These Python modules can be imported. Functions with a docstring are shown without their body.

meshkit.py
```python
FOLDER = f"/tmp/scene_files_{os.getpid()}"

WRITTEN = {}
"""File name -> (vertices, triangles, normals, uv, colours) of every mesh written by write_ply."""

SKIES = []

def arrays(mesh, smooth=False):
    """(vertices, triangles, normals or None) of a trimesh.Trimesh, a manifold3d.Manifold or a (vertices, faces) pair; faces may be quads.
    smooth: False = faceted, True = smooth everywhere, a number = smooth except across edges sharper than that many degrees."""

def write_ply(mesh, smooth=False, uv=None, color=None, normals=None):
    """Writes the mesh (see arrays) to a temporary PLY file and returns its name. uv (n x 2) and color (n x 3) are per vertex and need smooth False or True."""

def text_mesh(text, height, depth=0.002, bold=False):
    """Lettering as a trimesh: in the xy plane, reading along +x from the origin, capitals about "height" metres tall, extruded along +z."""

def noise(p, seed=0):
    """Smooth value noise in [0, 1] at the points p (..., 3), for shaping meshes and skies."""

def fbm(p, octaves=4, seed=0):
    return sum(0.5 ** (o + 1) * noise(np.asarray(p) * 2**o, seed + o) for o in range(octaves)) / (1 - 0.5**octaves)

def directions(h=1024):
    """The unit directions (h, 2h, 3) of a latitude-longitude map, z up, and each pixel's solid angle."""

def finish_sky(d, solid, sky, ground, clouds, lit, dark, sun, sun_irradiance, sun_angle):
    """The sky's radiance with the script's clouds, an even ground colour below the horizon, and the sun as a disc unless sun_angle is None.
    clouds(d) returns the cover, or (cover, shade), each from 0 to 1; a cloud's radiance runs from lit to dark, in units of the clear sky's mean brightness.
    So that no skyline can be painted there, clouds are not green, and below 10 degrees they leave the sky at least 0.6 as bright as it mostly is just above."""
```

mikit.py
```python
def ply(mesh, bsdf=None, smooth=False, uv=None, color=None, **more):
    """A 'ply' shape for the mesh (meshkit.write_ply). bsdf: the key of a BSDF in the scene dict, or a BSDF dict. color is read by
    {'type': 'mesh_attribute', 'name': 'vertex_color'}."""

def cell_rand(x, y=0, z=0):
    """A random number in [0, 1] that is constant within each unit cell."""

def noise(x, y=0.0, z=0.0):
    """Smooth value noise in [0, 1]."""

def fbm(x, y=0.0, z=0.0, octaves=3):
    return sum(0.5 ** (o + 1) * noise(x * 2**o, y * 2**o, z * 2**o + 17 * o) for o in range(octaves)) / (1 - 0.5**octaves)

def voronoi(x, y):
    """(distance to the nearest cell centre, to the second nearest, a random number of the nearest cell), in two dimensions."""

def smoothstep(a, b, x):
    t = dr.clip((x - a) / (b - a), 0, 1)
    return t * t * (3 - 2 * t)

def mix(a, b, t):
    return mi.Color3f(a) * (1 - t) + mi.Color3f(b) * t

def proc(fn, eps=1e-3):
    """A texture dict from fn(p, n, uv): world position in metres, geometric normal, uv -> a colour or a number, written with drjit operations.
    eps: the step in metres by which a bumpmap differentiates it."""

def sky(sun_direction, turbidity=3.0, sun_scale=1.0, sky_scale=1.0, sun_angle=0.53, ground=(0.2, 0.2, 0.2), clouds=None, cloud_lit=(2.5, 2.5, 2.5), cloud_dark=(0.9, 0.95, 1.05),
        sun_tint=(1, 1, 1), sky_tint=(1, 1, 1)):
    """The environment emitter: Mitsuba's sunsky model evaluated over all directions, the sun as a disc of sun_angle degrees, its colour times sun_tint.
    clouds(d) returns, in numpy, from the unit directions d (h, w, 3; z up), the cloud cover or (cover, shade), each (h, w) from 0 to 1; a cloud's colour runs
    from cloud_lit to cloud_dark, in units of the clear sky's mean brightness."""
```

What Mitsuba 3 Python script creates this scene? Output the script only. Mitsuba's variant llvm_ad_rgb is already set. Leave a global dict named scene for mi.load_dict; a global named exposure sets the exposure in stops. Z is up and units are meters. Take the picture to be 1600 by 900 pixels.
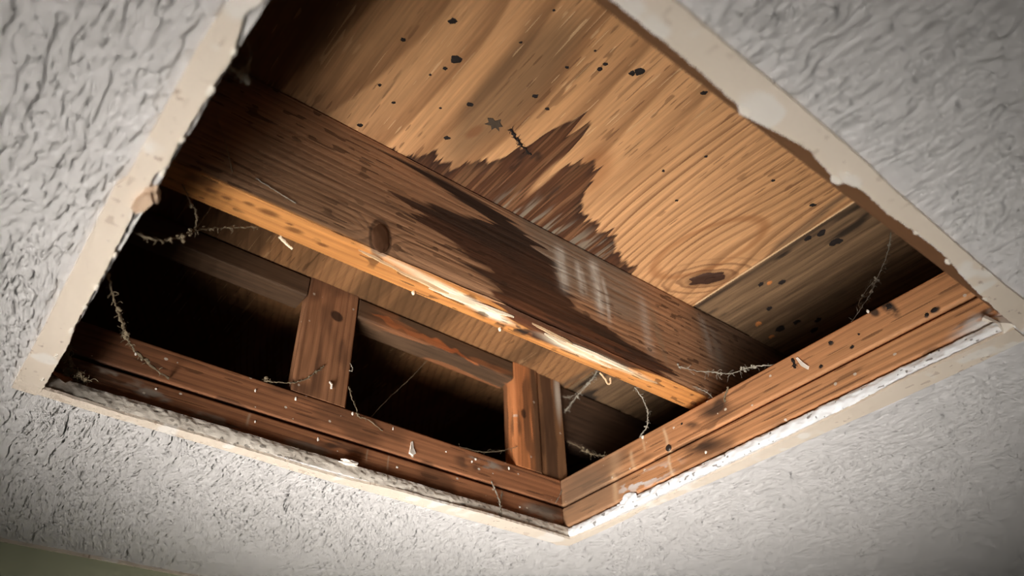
import math, random, numpy as np, trimesh, mitsuba as mi, drjit as dr, mikit, meshkit
from mikit import proc, noise, fbm, smoothstep, mix, cell_rand
from shapely.geometry import Polygon

# ------------------------------------------------------------------ camera, light, exposure
# building frame: u = x (along the joists), v = y (along the plywood grain), h = height above the lens; 1 unit = S metres
S, EYE = 0.46, 1.94
def W(p):
    p = np.asarray(p, float) * S
    return p + np.array([0, 0, EYE])
FWD, UP = np.array([0.49701, 0.59353, 0.63300]), np.array([-0.37588, -0.51023, 0.77355])
T = mi.ScalarTransform4f
scene, labels = {}, {}
exposure = 0.0
scene['camera'] = {'type': 'thinlens', 'fov': 67.91, 'fov_axis': 'x', 'aperture_radius': 0.0036, 'focus_distance': 0.98,
                   'near_clip': 0.02, 'far_clip': 60.0,
                   'to_world': T().look_at(origin=W([0, 0, 0]).tolist(), target=W(FWD).tolist(), up=UP.tolist())}
# faint cool ambient light added to fill the shadows
scene['ambient_fill'] = {'type': 'constant', 'radiance': {'type': 'rgb', 'value': [0.040, 0.046, 0.046]}}
# an added, unseen LED light below the hatch: a round panel of lensed diodes (its body and stand are built at the end)
LAMP, AIM = np.array([-0.80, 0.64, -1.60]), np.array([1.18, 1.45, 1.0])
LAMP_R, DIODES, CUTOFF, BEAM = 0.85, 60, 22.0, 1.0
LAMP_POWER = np.array([1.0, 0.975, 0.955]) * 31.5
AX = (AIM - LAMP) / np.linalg.norm(AIM - LAMP)
AX1 = np.cross(AX, [0.3, 0.2, 0.93]); AX1 /= np.linalg.norm(AX1); AX2 = np.cross(AX, AX1)
DIODE_AT = []
for i in range(DIODES):
    r, t = LAMP_R * math.sqrt((i + 0.5) / DIODES), i * 2.399963
    o = LAMP + r * (math.cos(t) * AX1 + math.sin(t) * AX2); DIODE_AT.append(o)
    scene[f'added_light_beam_{i:03d}'] = {'type': 'spot', 'intensity': {'type': 'rgb', 'value': (LAMP_POWER / DIODES).tolist()}, 'cutoff_angle': CUTOFF, 'beam_width': BEAM,
                                         'to_world': T().look_at(origin=W(o).tolist(), target=W(o + AX).tolist(), up=[0, 0, 1])}

# ------------------------------------------------------------------ helpers
def rgb(r, g, b):
    return [((c / 255 + 0.055) / 1.055) ** 2.4 if c > 10 else c / 3294.6 for c in (r, g, b)]
def tag(key, label=None, cat=None, group=None, kind=None):
    d = labels.setdefault(key, {})
    for k, x in (('label', label), ('category', cat), ('group', group), ('kind', kind)):
        if x: d[k] = x
def numbered(k):
    if k not in scene and k not in labels and not any(x.startswith(k + '__') for x in scene): return k
    i = 1
    while f'{k}_{i:03d}' in scene or f'{k}_{i:03d}' in labels or any(x.startswith(f'{k}_{i:03d}__') for x in scene): i += 1
    return f'{k}_{i:03d}'
def obj(name, mesh, mat, parent=None, smooth=30):
    key = numbered((parent + '__' if parent else '') + name)
    v, f = (np.asarray(mesh.vertices), np.asarray(mesh.faces)) if hasattr(mesh, 'vertices') else mesh
    scene[key] = mikit.ply(trimesh.Trimesh(W(v), f, process=False), mat, smooth=smooth)
    return key
def thing(name, mesh, mat, label, cat, group=None, smooth=30):
    k = obj(name, mesh, mat, None, smooth); tag(k, label, cat, group); return k
def struct(name, mesh, mat, smooth=30, label=None):
    k = obj(name, mesh, mat, None, smooth); tag(k, label, None, None, 'structure'); return k
def box(a, b):
    a, b = np.minimum(a, b), np.maximum(a, b)
    m = trimesh.creation.box(extents=b - a); m.apply_translation((a + b) / 2); return m
def plank(o, ea, eb, ec, L, B, C, seed=0, r=0.008, amp=0.0016, na=None, wear=None):
    """A sawn board: rounded section B x C swept L along ea, its faces slightly uneven. o is the middle of its near end."""
    o, ea, eb, ec = (np.asarray(x, float) for x in (o, ea, eb, ec))
    def side(n, h): return np.linspace(-h, h, n)
    nb, nc = max(4, int(B / 0.018)), max(4, int(C / 0.018))
    hb, hc = B / 2 - r, C / 2 - r
    sec = []
    for (cx, cy, a0) in ((hb, -hc, -90), (hb, hc, 0), (-hb, hc, 90), (-hb, -hc, 180)):
        for a in (0, 22, 45, 68, 90):
            t = math.radians(a0 + a); sec.append((cx + r * math.cos(t), cy + r * math.sin(t)))
        n = nc if a0 in (-90, 90) else nb
        x0, y0 = sec[-1]
        x1, y1 = {-90: (B / 2, hc), 0: (-hb, C / 2), 90: (-B / 2, -hc), 180: (hb, -C / 2)}[a0]
        for k in range(1, n): sec.append((x0 + (x1 - x0) * k / n, y0 + (y1 - y0) * k / n))
    sec = np.array(sec); m = len(sec)
    na = na or max(6, int(L / 0.016))
    A = np.linspace(0, L, na + 1)
    P = np.zeros((na + 1, m, 3)); P[..., 0] = A[:, None]; P[..., 1:] = sec[None]
    nrm = np.zeros_like(P); q = sec / np.array([B / 2, C / 2]); e = np.abs(q) > 0.985
    nrm[..., 1:] = np.where(e, np.sign(q), 0)[None]; l = np.linalg.norm(nrm, axis=-1, keepdims=True); nrm = nrm / np.maximum(l, 1)
    d = amp * (meshkit.fbm(P * [2.2, 9, 9] + seed * 3.7, 3, seed) - 0.5) * 2 + amp * 0.5 * (meshkit.noise(P * [9, 60, 60] + seed, seed + 5) - 0.5)
    if wear is not None: d = d + wear(P)
    P = P + nrm * d[..., None]
    V = P.reshape(-1, 3)
    F = []
    i = np.arange(na)[:, None] * m; j = np.arange(m)[None]; j2 = (j + 1) % m
    a, b, c, dd = i + j, i + j2, i + m + j2, i + m + j
    F = np.concatenate([np.stack([a, b, c], -1).reshape(-1, 3), np.stack([a, c, dd], -1).reshape(-1, 3)])
    n0 = len(V); V = np.vstack([V, [[0, 0, 0], [L, 0, 0]]])
    k = np.arange(m); k2 = (k + 1) % m
    F = np.vstack([F, np.stack([np.full(m, n0), k2, k], -1), np.stack([np.full(m, n0 + 1), na * m + k, na * m + k2], -1)])
    X = o + V[:, :1] * ea + V[:, 1:2] * eb + V[:, 2:] * ec
    if np.dot(np.cross(ea, eb), ec) < 0: F = F[:, ::-1]
    return trimesh.Trimesh(X, F, process=False)
def tube(pts, rad, n=5, seed=0, rough=0.0):
    pts = np.asarray(pts, float); rad = np.broadcast_to(np.asarray(rad, float), (len(pts),))
    t = np.gradient(pts, axis=0); t /= np.maximum(np.linalg.norm(t, axis=1, keepdims=True), 1e-9)
    ref = np.array([0.31, 0.22, 0.93]); a = np.cross(t, ref); a /= np.linalg.norm(a, axis=1, keepdims=True); b = np.cross(t, a)
    g = np.random.default_rng(seed)
    ang = np.arange(n) / n * 2 * np.pi
    R = rad[:, None] * (1 + rough * (g.random((len(pts), n)) - 0.4))
    V = (pts[:, None] + R[..., None] * (np.cos(ang)[None, :, None] * a[:, None] + np.sin(ang)[None, :, None] * b[:, None])).reshape(-1, 3)
    i = np.arange(len(pts) - 1)[:, None] * n; j = np.arange(n)[None]; k = (j + 1) % n
    F = np.concatenate([np.stack([i + j, i + k, i + n + k], -1).reshape(-1, 3), np.stack([i + j, i + n + k, i + n + j], -1).reshape(-1, 3)])
    e = (len(pts) - 1) * n
    F = np.vstack([F, [[0, x + 1, x] for x in range(1, n - 1)], [[e, e + x, e + x + 1] for x in range(1, n - 1)]])
    return trimesh.Trimesh(V, F, process=False)
def smooth_path(pts, n=10):
    pts = np.asarray(pts, float); out = []
    P = np.vstack([2 * pts[0] - pts[1], pts, 2 * pts[-1] - pts[-2]])
    for i in range(1, len(P) - 2):
        for t in np.linspace(0, 1, n, endpoint=False):
            a, b, c, d = P[i - 1:i + 3]
            out.append(0.5 * (2 * b + (c - a) * t + (2 * a - 5 * b + 4 * c - d) * t * t + (3 * b - a - 3 * c + d) * t ** 3))
    return np.array(out + [pts[-1]])
def cat(ms): return trimesh.util.concatenate(ms)
def blob(c, e1, e2, e3, seed=0, rough=0.35, sub=1):
    """A small lump with half axes e1, e2, e3 (vectors)."""
    m = trimesh.creation.icosphere(subdivisions=sub); v = np.asarray(m.vertices)
    v = v * (1 + rough * (meshkit.noise(v * 1.9 + seed * 7.3, seed) - 0.5) * 2)[:, None]
    return trimesh.Trimesh(np.asarray(c) + v[:, :1] * np.asarray(e1) + v[:, 1:2] * np.asarray(e2) + v[:, 2:] * np.asarray(e3), m.faces, process=False)
def ragged(a, b, rng, step=0.012, amp=0.003, big=0.004):
    """Points from a to b with a torn, uneven edge."""
    a, b = np.asarray(a, float), np.asarray(b, float); n = max(2, int(np.linalg.norm(b - a) / step)); t = np.linspace(0, 1, n, endpoint=False)
    d = (b - a) / np.linalg.norm(b - a); nn = np.array([-d[1], d[0]])
    s = rng.integers(1e6)
    off = amp * (rng.random(n) - 0.5) + big * (meshkit.noise(np.stack([t * n * step * 14, 0 * t, 0 * t], -1), int(s)) - 0.5)
    off[0] = 0
    return a + (b - a) * t[:, None] + nn * off[:, None]
def slab(poly, z0, z1):
    m = trimesh.creation.extrude_polygon(Polygon(poly).buffer(0), z1 - z0, engine='earcut'); m.apply_translation([0, 0, z0]); return m

# ------------------------------------------------------------------ materials
def uvh(p): return p.x / S, p.y / S, (p.z - EYE) / S
def line(x, pts):
    """Piecewise linear function through pts."""
    y = mi.Float(pts[0][1])
    for (x0, y0), (x1, y1) in zip(pts, pts[1:]):
        y += (y1 - y0) / (x1 - x0) * dr.clip(x - x0, 0, x1 - x0)
    return y
def ell(a, b, ca, cb, ra, rb, rot=0.0):
    c, s = math.cos(rot), math.sin(rot); x, y = a - ca, b - cb
    return dr.sqrt(dr.square((c * x + s * y) / ra) + dr.square((c * y - s * x) / rb))
def spot(a, b, ca, cb, ra, rb, rot=0.0, soft=0.5): return 1 - smoothstep(1 - soft, 1 + soft * 0.4, ell(a, b, ca, cb, ra, rb, rot))
def poly(a, b, pts):
    """Signed distance to a closed outline, positive inside."""
    d, sgn = mi.Float(1e9), mi.Float(1)
    n = len(pts)
    for i in range(n):
        (x0, y0), (x1, y1) = pts[i], pts[i - 1]
        ex, ey = x1 - x0, y1 - y0
        wx, wy = a - x0, b - y0
        t = dr.clip((wx * ex + wy * ey) / (ex * ex + ey * ey), 0, 1)
        d = dr.minimum(d, dr.square(wx - ex * t) + dr.square(wy - ey * t))
        c1, c2, c3 = b >= y0, b < y1, ex * wy > ey * wx
        flip = (c1 & c2 & c3) | (~c1 & ~c2 & ~c3)
        sgn = dr.select(flip, -sgn, sgn)
    return -sgn * dr.sqrt(d)
def fibre(a, b, seed, fa=7.0, fb=170.0): return 0.6 * noise(a * fa, b * fb, seed) + 0.4 * noise(a * fa * 3, b * fb * 2.3, seed + 9)
def rings(a, b, seed, freq, wob=1.6, fa=0.9, fb=3.0, sharp=0.6):
    x = b * freq + wob * fbm(a * fa, b * fb, seed, octaves=2)
    t = x - dr.floor(x)
    return smoothstep(sharp, 0.93, t) * (1 - smoothstep(0.95, 1.0, t))

def ply_field(a, b):
    """Grain phase of the plywood face: a along the grain (v), b across (u)."""
    w = dr.exp(-dr.square((a - 1.10) / 0.30) - dr.square((b - 1.80) / 0.17))
    bb = 1.80 + (b - 1.80) * (1 - 0.80 * w)
    wide = b * 7.0 + 1.7 * fbm(a * 1.1, b * 2.4, 3.0, octaves=2) + 0.12 * noise(a * 4, b * 14, 5)
    tight = bb * 31.0 - 5.0 * dr.square(a - 0.85) + 1.9 * fbm(a * 0.9, bb * 4.5, 8.0, octaves=2) + 0.10 * noise(a * 5, bb * 30, 6)
    return wide, tight
STAIN = [(0.60, 1.33), (0.65, 1.285), (0.697, 1.262), (0.745, 1.222), (0.770, 1.236), (0.785, 1.197), (0.825, 1.224), (0.857, 1.192), (0.902, 1.155), (0.923, 1.100), (0.945, 1.035),
         (0.963, 0.955), (0.990, 0.895), (1.003, 0.858), (1.014, 0.93), (1.030, 0.838), (1.045, 0.90), (1.056, 0.96), (1.060, 1.04), (1.072, 1.07), (1.085, 1.03), (1.110, 0.972), (1.14, 0.952), (1.18, 0.98),
         (1.20, 1.05), (1.23, 1.135), (1.30, 1.148), (1.36, 1.16), (1.44, 1.18), (1.50, 1.205), (1.58, 1.235), (1.62, 1.30)]
def f_ply(p, n, uv):
    u, v, h = uvh(p)
    a, b = v, u
    wide, tight = ply_field(a, b)
    tw, tt = wide - dr.floor(wide), tight - dr.floor(tight)
    lw = smoothstep(0.35, 0.88, tw) * (1 - smoothstep(0.90, 1.0, tw)) * 0.8
    lt = smoothstep(0.50, 0.92, tt) * (1 - smoothstep(0.94, 1.0, tt))
    sel = smoothstep(1.10, 1.32, b + 0.12 * (noise(a * 2, b * 6, 2) - 0.5))
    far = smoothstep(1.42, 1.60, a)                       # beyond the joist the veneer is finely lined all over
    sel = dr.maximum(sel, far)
    t2 = tight * 2.37 + 1.3 * noise(a * 1.5, b * 12, 14)
    t2 = t2 - dr.floor(t2)
    l2 = smoothstep(0.55, 0.95, t2) * (1 - smoothstep(0.96, 1.0, t2))
    g = lw * (1 - sel) + sel * (lt * (0.40 + 0.70 * noise(a * 3, b * 11, 4)) + 0.30 * l2 * noise(a * 5, b * 20, 15)) * (1 - 0.35 * far)
    fb = fibre(a, b, 1.0, 6.0, 150.0)
    base = mix(rgb(200, 150, 104), rgb(176, 128, 84), fbm(a * 2.2, b * 3.5, 12.0, octaves=3))
    col = mix(base, rgb(106, 66, 38), dr.clip(g * 0.68, 0, 1))
    col = col * (0.80 + 0.40 * fb)
    grime_shade = smoothstep(0.42, 0.66, fbm(a * 1.1, b * 5.0, 13, octaves=3) + 0.30 * smoothstep(0.75, 0.15, b))  # random grime, thickened towards the left to paint in the shade there
    col = mix(col, rgb(86, 66, 46), grime_shade * 0.62)
    # scuffs where the veneer has lifted: short dark checks along the grain
    chk = smoothstep(0.80, 0.88, noise(a * 16, b * 150, 21)) * smoothstep(0.45, 0.65, noise(a * 3, b * 6, 22))
    col = mix(col, rgb(84, 52, 32), chk * 0.5)
    lift = smoothstep(0.84, 0.90, noise(a * 13 + 3.3, b * 170, 23)) * smoothstep(0.5, 0.7, noise(a * 3, b * 5, 24))
    col = mix(col, rgb(226, 188, 140), lift * 0.35)
    col = mix(col, col * mi.Color3f(0.50, 0.46, 0.42), far)       # shade behind the joist painted in as darker, browner veneer
    # cathedral eye and knot surround
    e = ell(a, b, 1.02, 1.70, 0.20, 0.10, -0.25)
    col = mix(col, rgb(140, 88, 50), (smoothstep(0.80, 0.97, e) * (1 - smoothstep(0.99, 1.12, e))) * 0.55)
    kd = ell(a, b, 1.122, 1.818, 0.062, 0.030, -0.7)
    kr = kd * 1.15 + 0.5 * (fbm(a * 14, b * 30, 29) - 0.5)
    ring_ = kr - dr.floor(kr)
    col = mix(col, rgb(74, 48, 32), (1 - smoothstep(0.9, 1.7, kd)) * 0.6)
    col = mix(col, rgb(92, 58, 36), smoothstep(0.45, 0.8, ring_) * (1 - smoothstep(0.85, 1.0, ring_)) * (1 - smoothstep(2.0, 4.2, kd)) * 0.6)
    # grey weathering along the joint near the knot
    gw = smoothstep(0.03, 0.0, dr.abs(b - 1.86 + 0.06 * (noise(a * 5, b * 3, 30) - 0.5))) * smoothstep(0.35, 0.6, noise(a * 4, b * 14, 31))
    col = mix(col, rgb(70, 60, 50), gw * 0.6)
    # old water stain that ran out along the grain from the joist
    jag = 0.050 * (noise(b * 42, a * 1.2, 41) - 0.5) + 0.045 * (noise(b * 105, a * 2.0, 42) - 0.5) + 0.018 * (noise(b * 240, a * 5, 43) - 0.5)
    d = a - line(b, STAIN) + jag
    lim = smoothstep(0.60, 0.63, b) * (1 - smoothstep(1.60, 1.63, b)) * smoothstep(1.42, 1.36, a)
    m = smoothstep(-0.004, 0.016, d) * lim
    gap = 1 - spot(a - 0.62 * (b - 1.06), b, 1.085, 1.066, 0.10, 0.017, 0.0, 0.6)
    m = m * (0.25 + 0.75 * gap)
    halo = spot(a, b, 1.00, 1.165, 0.10, 0.055, 0.3, 0.5) * 0.45
    rim = dr.exp(-dr.square(d / 0.045))
    st = mix(rgb(88, 53, 32), rgb(40, 26, 19), fbm(a * 3, b * 26, 44, octaves=3) * 0.6 + 0.45 * rim)
    col = mix(col, rgb(140, 84, 44), halo * lim)
    col = mix(col, st * (0.75 + 0.5 * fb), m * (0.82 + 0.18 * smoothstep(0.25, 0.5, fibre(a, b, 46, 4.0, 90.0))))
    # pale mould dust scraped along the grain right beside the joist
    pale = smoothstep(0.48, 0.66, fibre(a, b, 51, 5.0, 70.0)) * smoothstep(1.155, 1.245, a + 0.05 * (noise(b * 60, a * 2, 52) - 0.5)) * smoothstep(0.96, 1.06, b) * (1 - smoothstep(1.38, 1.52, b)) * (1 - smoothstep(1.36, 1.40, a))
    col = mix(col, rgb(140, 134, 116), pale * 0.42)
    blk = spot(a, b, 1.10, 0.965, 0.05, 0.016, 0.1) * 0.7 + spot(a, b, 1.055, 0.985, 0.02, 0.03) * 0.7 + spot(a, b, 1.135, 1.125, 0.05, 0.012) * 0.6
    col = mix(col, rgb(26, 22, 20), dr.clip(blk, 0, 1) * smoothstep(0.3, 0.55, fibre(a, b, 55, 9.0, 60.0)) * 0.8)
    # brown drips and blotches
    col = mix(col, rgb(112, 64, 36), spot(a, b, 1.09, 0.80, 0.035, 0.016, -0.2) * 0.5)
    return col
def f_ply_bump(p, n, uv):
    u, v, h = uvh(p)
    wide, tight = ply_field(v, u)
    tt = tight - dr.floor(tight)
    sel = smoothstep(1.10, 1.32, u)
    lift = smoothstep(0.80, 0.9, noise(v * 13 + 3.3, u * 170, 23))
    return 0.5 * fibre(v, u, 1.0, 6.0, 150.0) - 0.5 * sel * smoothstep(0.6, 0.92, tt) * (1 - smoothstep(0.94, 1.0, tt)) + 0.8 * lift
def f_weathered(p, n, uv):
    u, v, h = uvh(p)
    a, b = v, u
    g = rings(a, b, 61, 16, 1.5, 1.6, 4.0, 0.3)
    fb = fibre(a, b, 62, 6.0, 140.0)
    col = mix(rgb(128, 100, 72), rgb(90, 70, 51), fbm(a * 2, b * 7, 63, octaves=3))
    col = mix(col, rgb(62, 44, 32), g * 0.32) * (0.60 + 0.8 * fb)
    blk = smoothstep(0.60, 0.72, fbm(a * 4.5, b * 15, 64, octaves=3))
    col = mix(col, rgb(32, 27, 24), blk * 0.85)
    return mix(col, rgb(30, 26, 24), smoothstep(0.016, 0.0, dr.abs(b - 1.925 + 0.02 * (noise(a * 4, 0.0, 65) - 0.5))) * 0.6)

def jcoord(p):
    """Main joist: along, and across unrolled over the front face then the underside."""
    u, v, h = uvh(p)
    front = 1.2905 - 0.0193 * u
    under = smoothstep(0.0, 0.004, v - front - 0.004)
    return u, h - (v - front), v - front, h
J_STAIN = [(0.53, 1.625), (0.60, 1.645), (0.76, 1.650), (0.90, 1.645), (1.02, 1.64), (1.16, 1.60), (1.20, 1.56), (1.26, 1.53), (1.22, 1.50), (1.26, 1.475), (1.34, 1.434), (1.25, 1.412), (1.28, 1.395),
           (1.40, 1.385), (1.50, 1.362), (1.60, 1.345), (1.71, 1.325), (1.715, 1.298), (1.60, 1.262), (1.50, 1.240), (1.30, 1.205), (1.20, 1.20), (1.05, 1.262), (0.99, 1.31), (1.03, 1.330), (0.92, 1.350), (0.80, 1.372),
           (0.90, 1.372), (0.985, 1.384), (0.90, 1.398), (0.81, 1.422), (0.71, 1.440), (0.61, 1.436), (0.68, 1.452), (0.76, 1.452), (0.71, 1.476), (0.67, 1.503), (0.78, 1.515), (0.84, 1.535), (0.93, 1.548), (0.99, 1.566),
           (0.93, 1.588), (0.84, 1.600), (0.72, 1.622), (0.62, 1.630)]
def f_joist(p, n, uv):
    a, b, dv, h = jcoord(p)
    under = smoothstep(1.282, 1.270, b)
    kw = dr.exp(-dr.square((a - 0.645) / 0.06) - dr.square((b - 1.325) / 0.05))
    bb = b + 0.05 * kw * dr.select(b > 1.325, 1.0, -1.0)
    g = rings(a, bb, 71, 44, 2.2, 0.8, 5.0, 0.35)
    fb = fibre(a, b, 72, 6.0, 150.0)
    col = mix(rgb(180, 134, 98), rgb(146, 108, 80), fbm(a * 2.0, b * 9, 73, octaves=3))
    col = mix(col, rgb(90, 62, 44), g * 0.25 + g * 0.45 * noise(a * 2.5, bb * 16, 91)) * (0.72 + 0.56 * fb)
    # underside: fresher orange sapwood
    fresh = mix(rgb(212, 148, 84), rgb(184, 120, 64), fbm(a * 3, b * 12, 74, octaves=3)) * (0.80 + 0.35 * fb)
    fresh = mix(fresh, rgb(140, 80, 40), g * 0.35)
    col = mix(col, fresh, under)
    # side face: greyed upper left end
    grey = (1 - smoothstep(0.25, 0.75, a + 0.4 * (fbm(a * 3, b * 7, 75) - 0.5))) * (1 - under)
    col = mix(col, rgb(112, 88, 68) , grey * 0.55)
    # water stain running along the grain
    wob = 0.022 * (noise(a * 5, b * 60, 76) - 0.5) + 0.014 * (noise(a * 9, b * 150, 77) - 0.5)
    d = poly(a + 1.6 * wob + 0.13 * (noise(a * 2.5, b * 95, 78) - 0.5), b + 0.2 * wob, J_STAIN)
    m = smoothstep(-0.003, 0.012, d)
    st = mix(rgb(64, 38, 26), rgb(34, 25, 22), smoothstep(0.35, 0.75, fbm(a * 3.5, b * 18, 79, octaves=3) + 0.35 * smoothstep(1.45, 1.6, b)))
    st = mix(st, rgb(92, 52, 30), smoothstep(1.40, 1.28, b) * smoothstep(0.45, 0.6, fibre(a, b, 80, 3.0, 50.0)) * 0.8)
    col = mix(col, st * (0.75 + 0.5 * fb), m * 0.93)
    # grey mould bloom and white runs down the face on the right
    bloom = smoothstep(1.02, 1.20, a) * (1 - smoothstep(1.50, 1.75, a)) * smoothstep(1.40, 1.47, b + 0.05 * (noise(a * 8, b * 12, 81) - 0.5)) * (1 - m)
    bloom = dr.maximum(bloom, smoothstep(1.05, 1.15, a) * (1 - smoothstep(1.5, 1.7, a)) * smoothstep(1.585, 1.62, b) * 0.9)
    col = mix(col, mix(rgb(132, 128, 116), rgb(98, 84, 68), fibre(a, b, 82, 4.0, 60.0)), bloom * 0.62)
    runs = mi.Float(0)
    for (c, w, t0, t1, s) in ((1.262, 0.020, 1.440, 1.640, 0.8), (1.338, 0.013, 1.455, 1.610, 0.75), (1.352, 0.010, 1.46, 1.60, 0.4), (1.412, 0.020, 1.405, 1.655, 0.85), (1.445, 0.010, 1.39, 1.60, 0.6), (1.615, 0.020, 1.345, 1.60, 0.35), (1.935, 0.020, 1.45, 1.655, 0.45), (1.98, 0.028, 1.42, 1.63, 0.3)):
        x = (a - c + 0.016 * (b - 1.5) + 0.010 * (noise(b * 20, c * 9, 83) - 0.5)) / w
        runs = dr.maximum(runs, s * dr.exp(-x * x) * smoothstep(t0 - 0.03, t0 + 0.06, b) * (1 - smoothstep(t1 - 0.05, t1, b)))
    col = mix(col, rgb(206, 200, 186), runs * (0.65 + 0.5 * fibre(b, a, 84, 12.0, 80.0)))
    col = mix(col, rgb(146, 122, 96), spot(a, b, 1.67, 1.45, 0.018, 0.13, 0.15) * 0.5)
    dk = smoothstep(1.78, 2.05, a + 0.12 * (fbm(a * 4, b * 8, 90) - 0.5)) * (1 - under)
    col = mix(col, rgb(58, 52, 46), dk * 0.7)
    # knot with cracked heart at the arris
    kd = ell(a, b, 0.645, 1.318, 0.030, 0.060, 0.05)
    col = mix(col, rgb(92, 60, 38), (1 - smoothstep(0.7, 1.15, kd)) * 0.75)
    col = mix(col, rgb(50, 34, 26), smoothstep(0.72, 0.95, kd) * (1 - smoothstep(1.0, 1.2, kd)) * 0.6)
    # bleached and splintered stretches along the underside
    wht = spot(a, b, 0.87, 1.246, 0.23, 0.016, -0.09, 0.8) * 0.9 + spot(a, b, 0.99, 1.232, 0.10, 0.020, -0.1, 0.7) + spot(a, b, 1.36, 1.232, 0.17, 0.022, 0.03, 0.8) * 0.8 + spot(a, b, 1.52, 1.238, 0.12, 0.014, 0.0, 0.8) * 0.4
    wht = dr.clip(wht * (0.45 + 1.1 * fibre(a, b, 85, 5.0, 75.0)), 0, 1)
    col = mix(col, rgb(244, 226, 196), wht * 0.9)
    wet = spot(a, b, 1.13, 1.253, 0.20, 0.014, 0.02, 0.7)
    col = mix(col, rgb(80, 44, 26), wet * 0.8)
    mold = dr.clip(spot(a, b, 1.10, 1.213, 0.13, 0.022, 0.0, 0.8) + spot(a, b, 0.90, 1.262, 0.09, 0.012, -0.1, 0.9) * 0.8, 0, 1) * smoothstep(0.38, 0.6, fbm(a * 30, b * 60, 86, octaves=3))
    col = mix(col, rgb(30, 27, 24), mold * 0.9)
    for (x, y, r) in ((0.37, 1.243, 0.020), (0.322, 1.244, 0.011), (0.443, 1.224, 0.018), (0.236, 1.234, 0.014), (0.274, 1.232, 0.010), (0.425, 1.236, 0.008), (0.52, 1.215, 0.012), (0.21, 1.25, 0.03)):
        col = mix(col, rgb(92, 52, 28), spot(a, b, x, y, r * 1.4, r * 0.55, 0.1, 0.7) * 0.75)
    spk = smoothstep(0.76, 0.83, noise(a * 26, b * 110, 87)) * smoothstep(0.35, 0.6, noise(a * 5, b * 7, 88))
    return mix(col, rgb(52, 34, 24), spk * 0.6)
def f_joist_bump(p, n, uv):
    a, b, dv, h = jcoord(p)
    return 0.6 * fibre(a, b, 72, 6.0, 150.0) - 0.35 * rings(a, b, 71, 44, 2.2, 0.8, 5.0, 0.35) + 0.5 * noise(a * 14, b * 70, 89)

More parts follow.
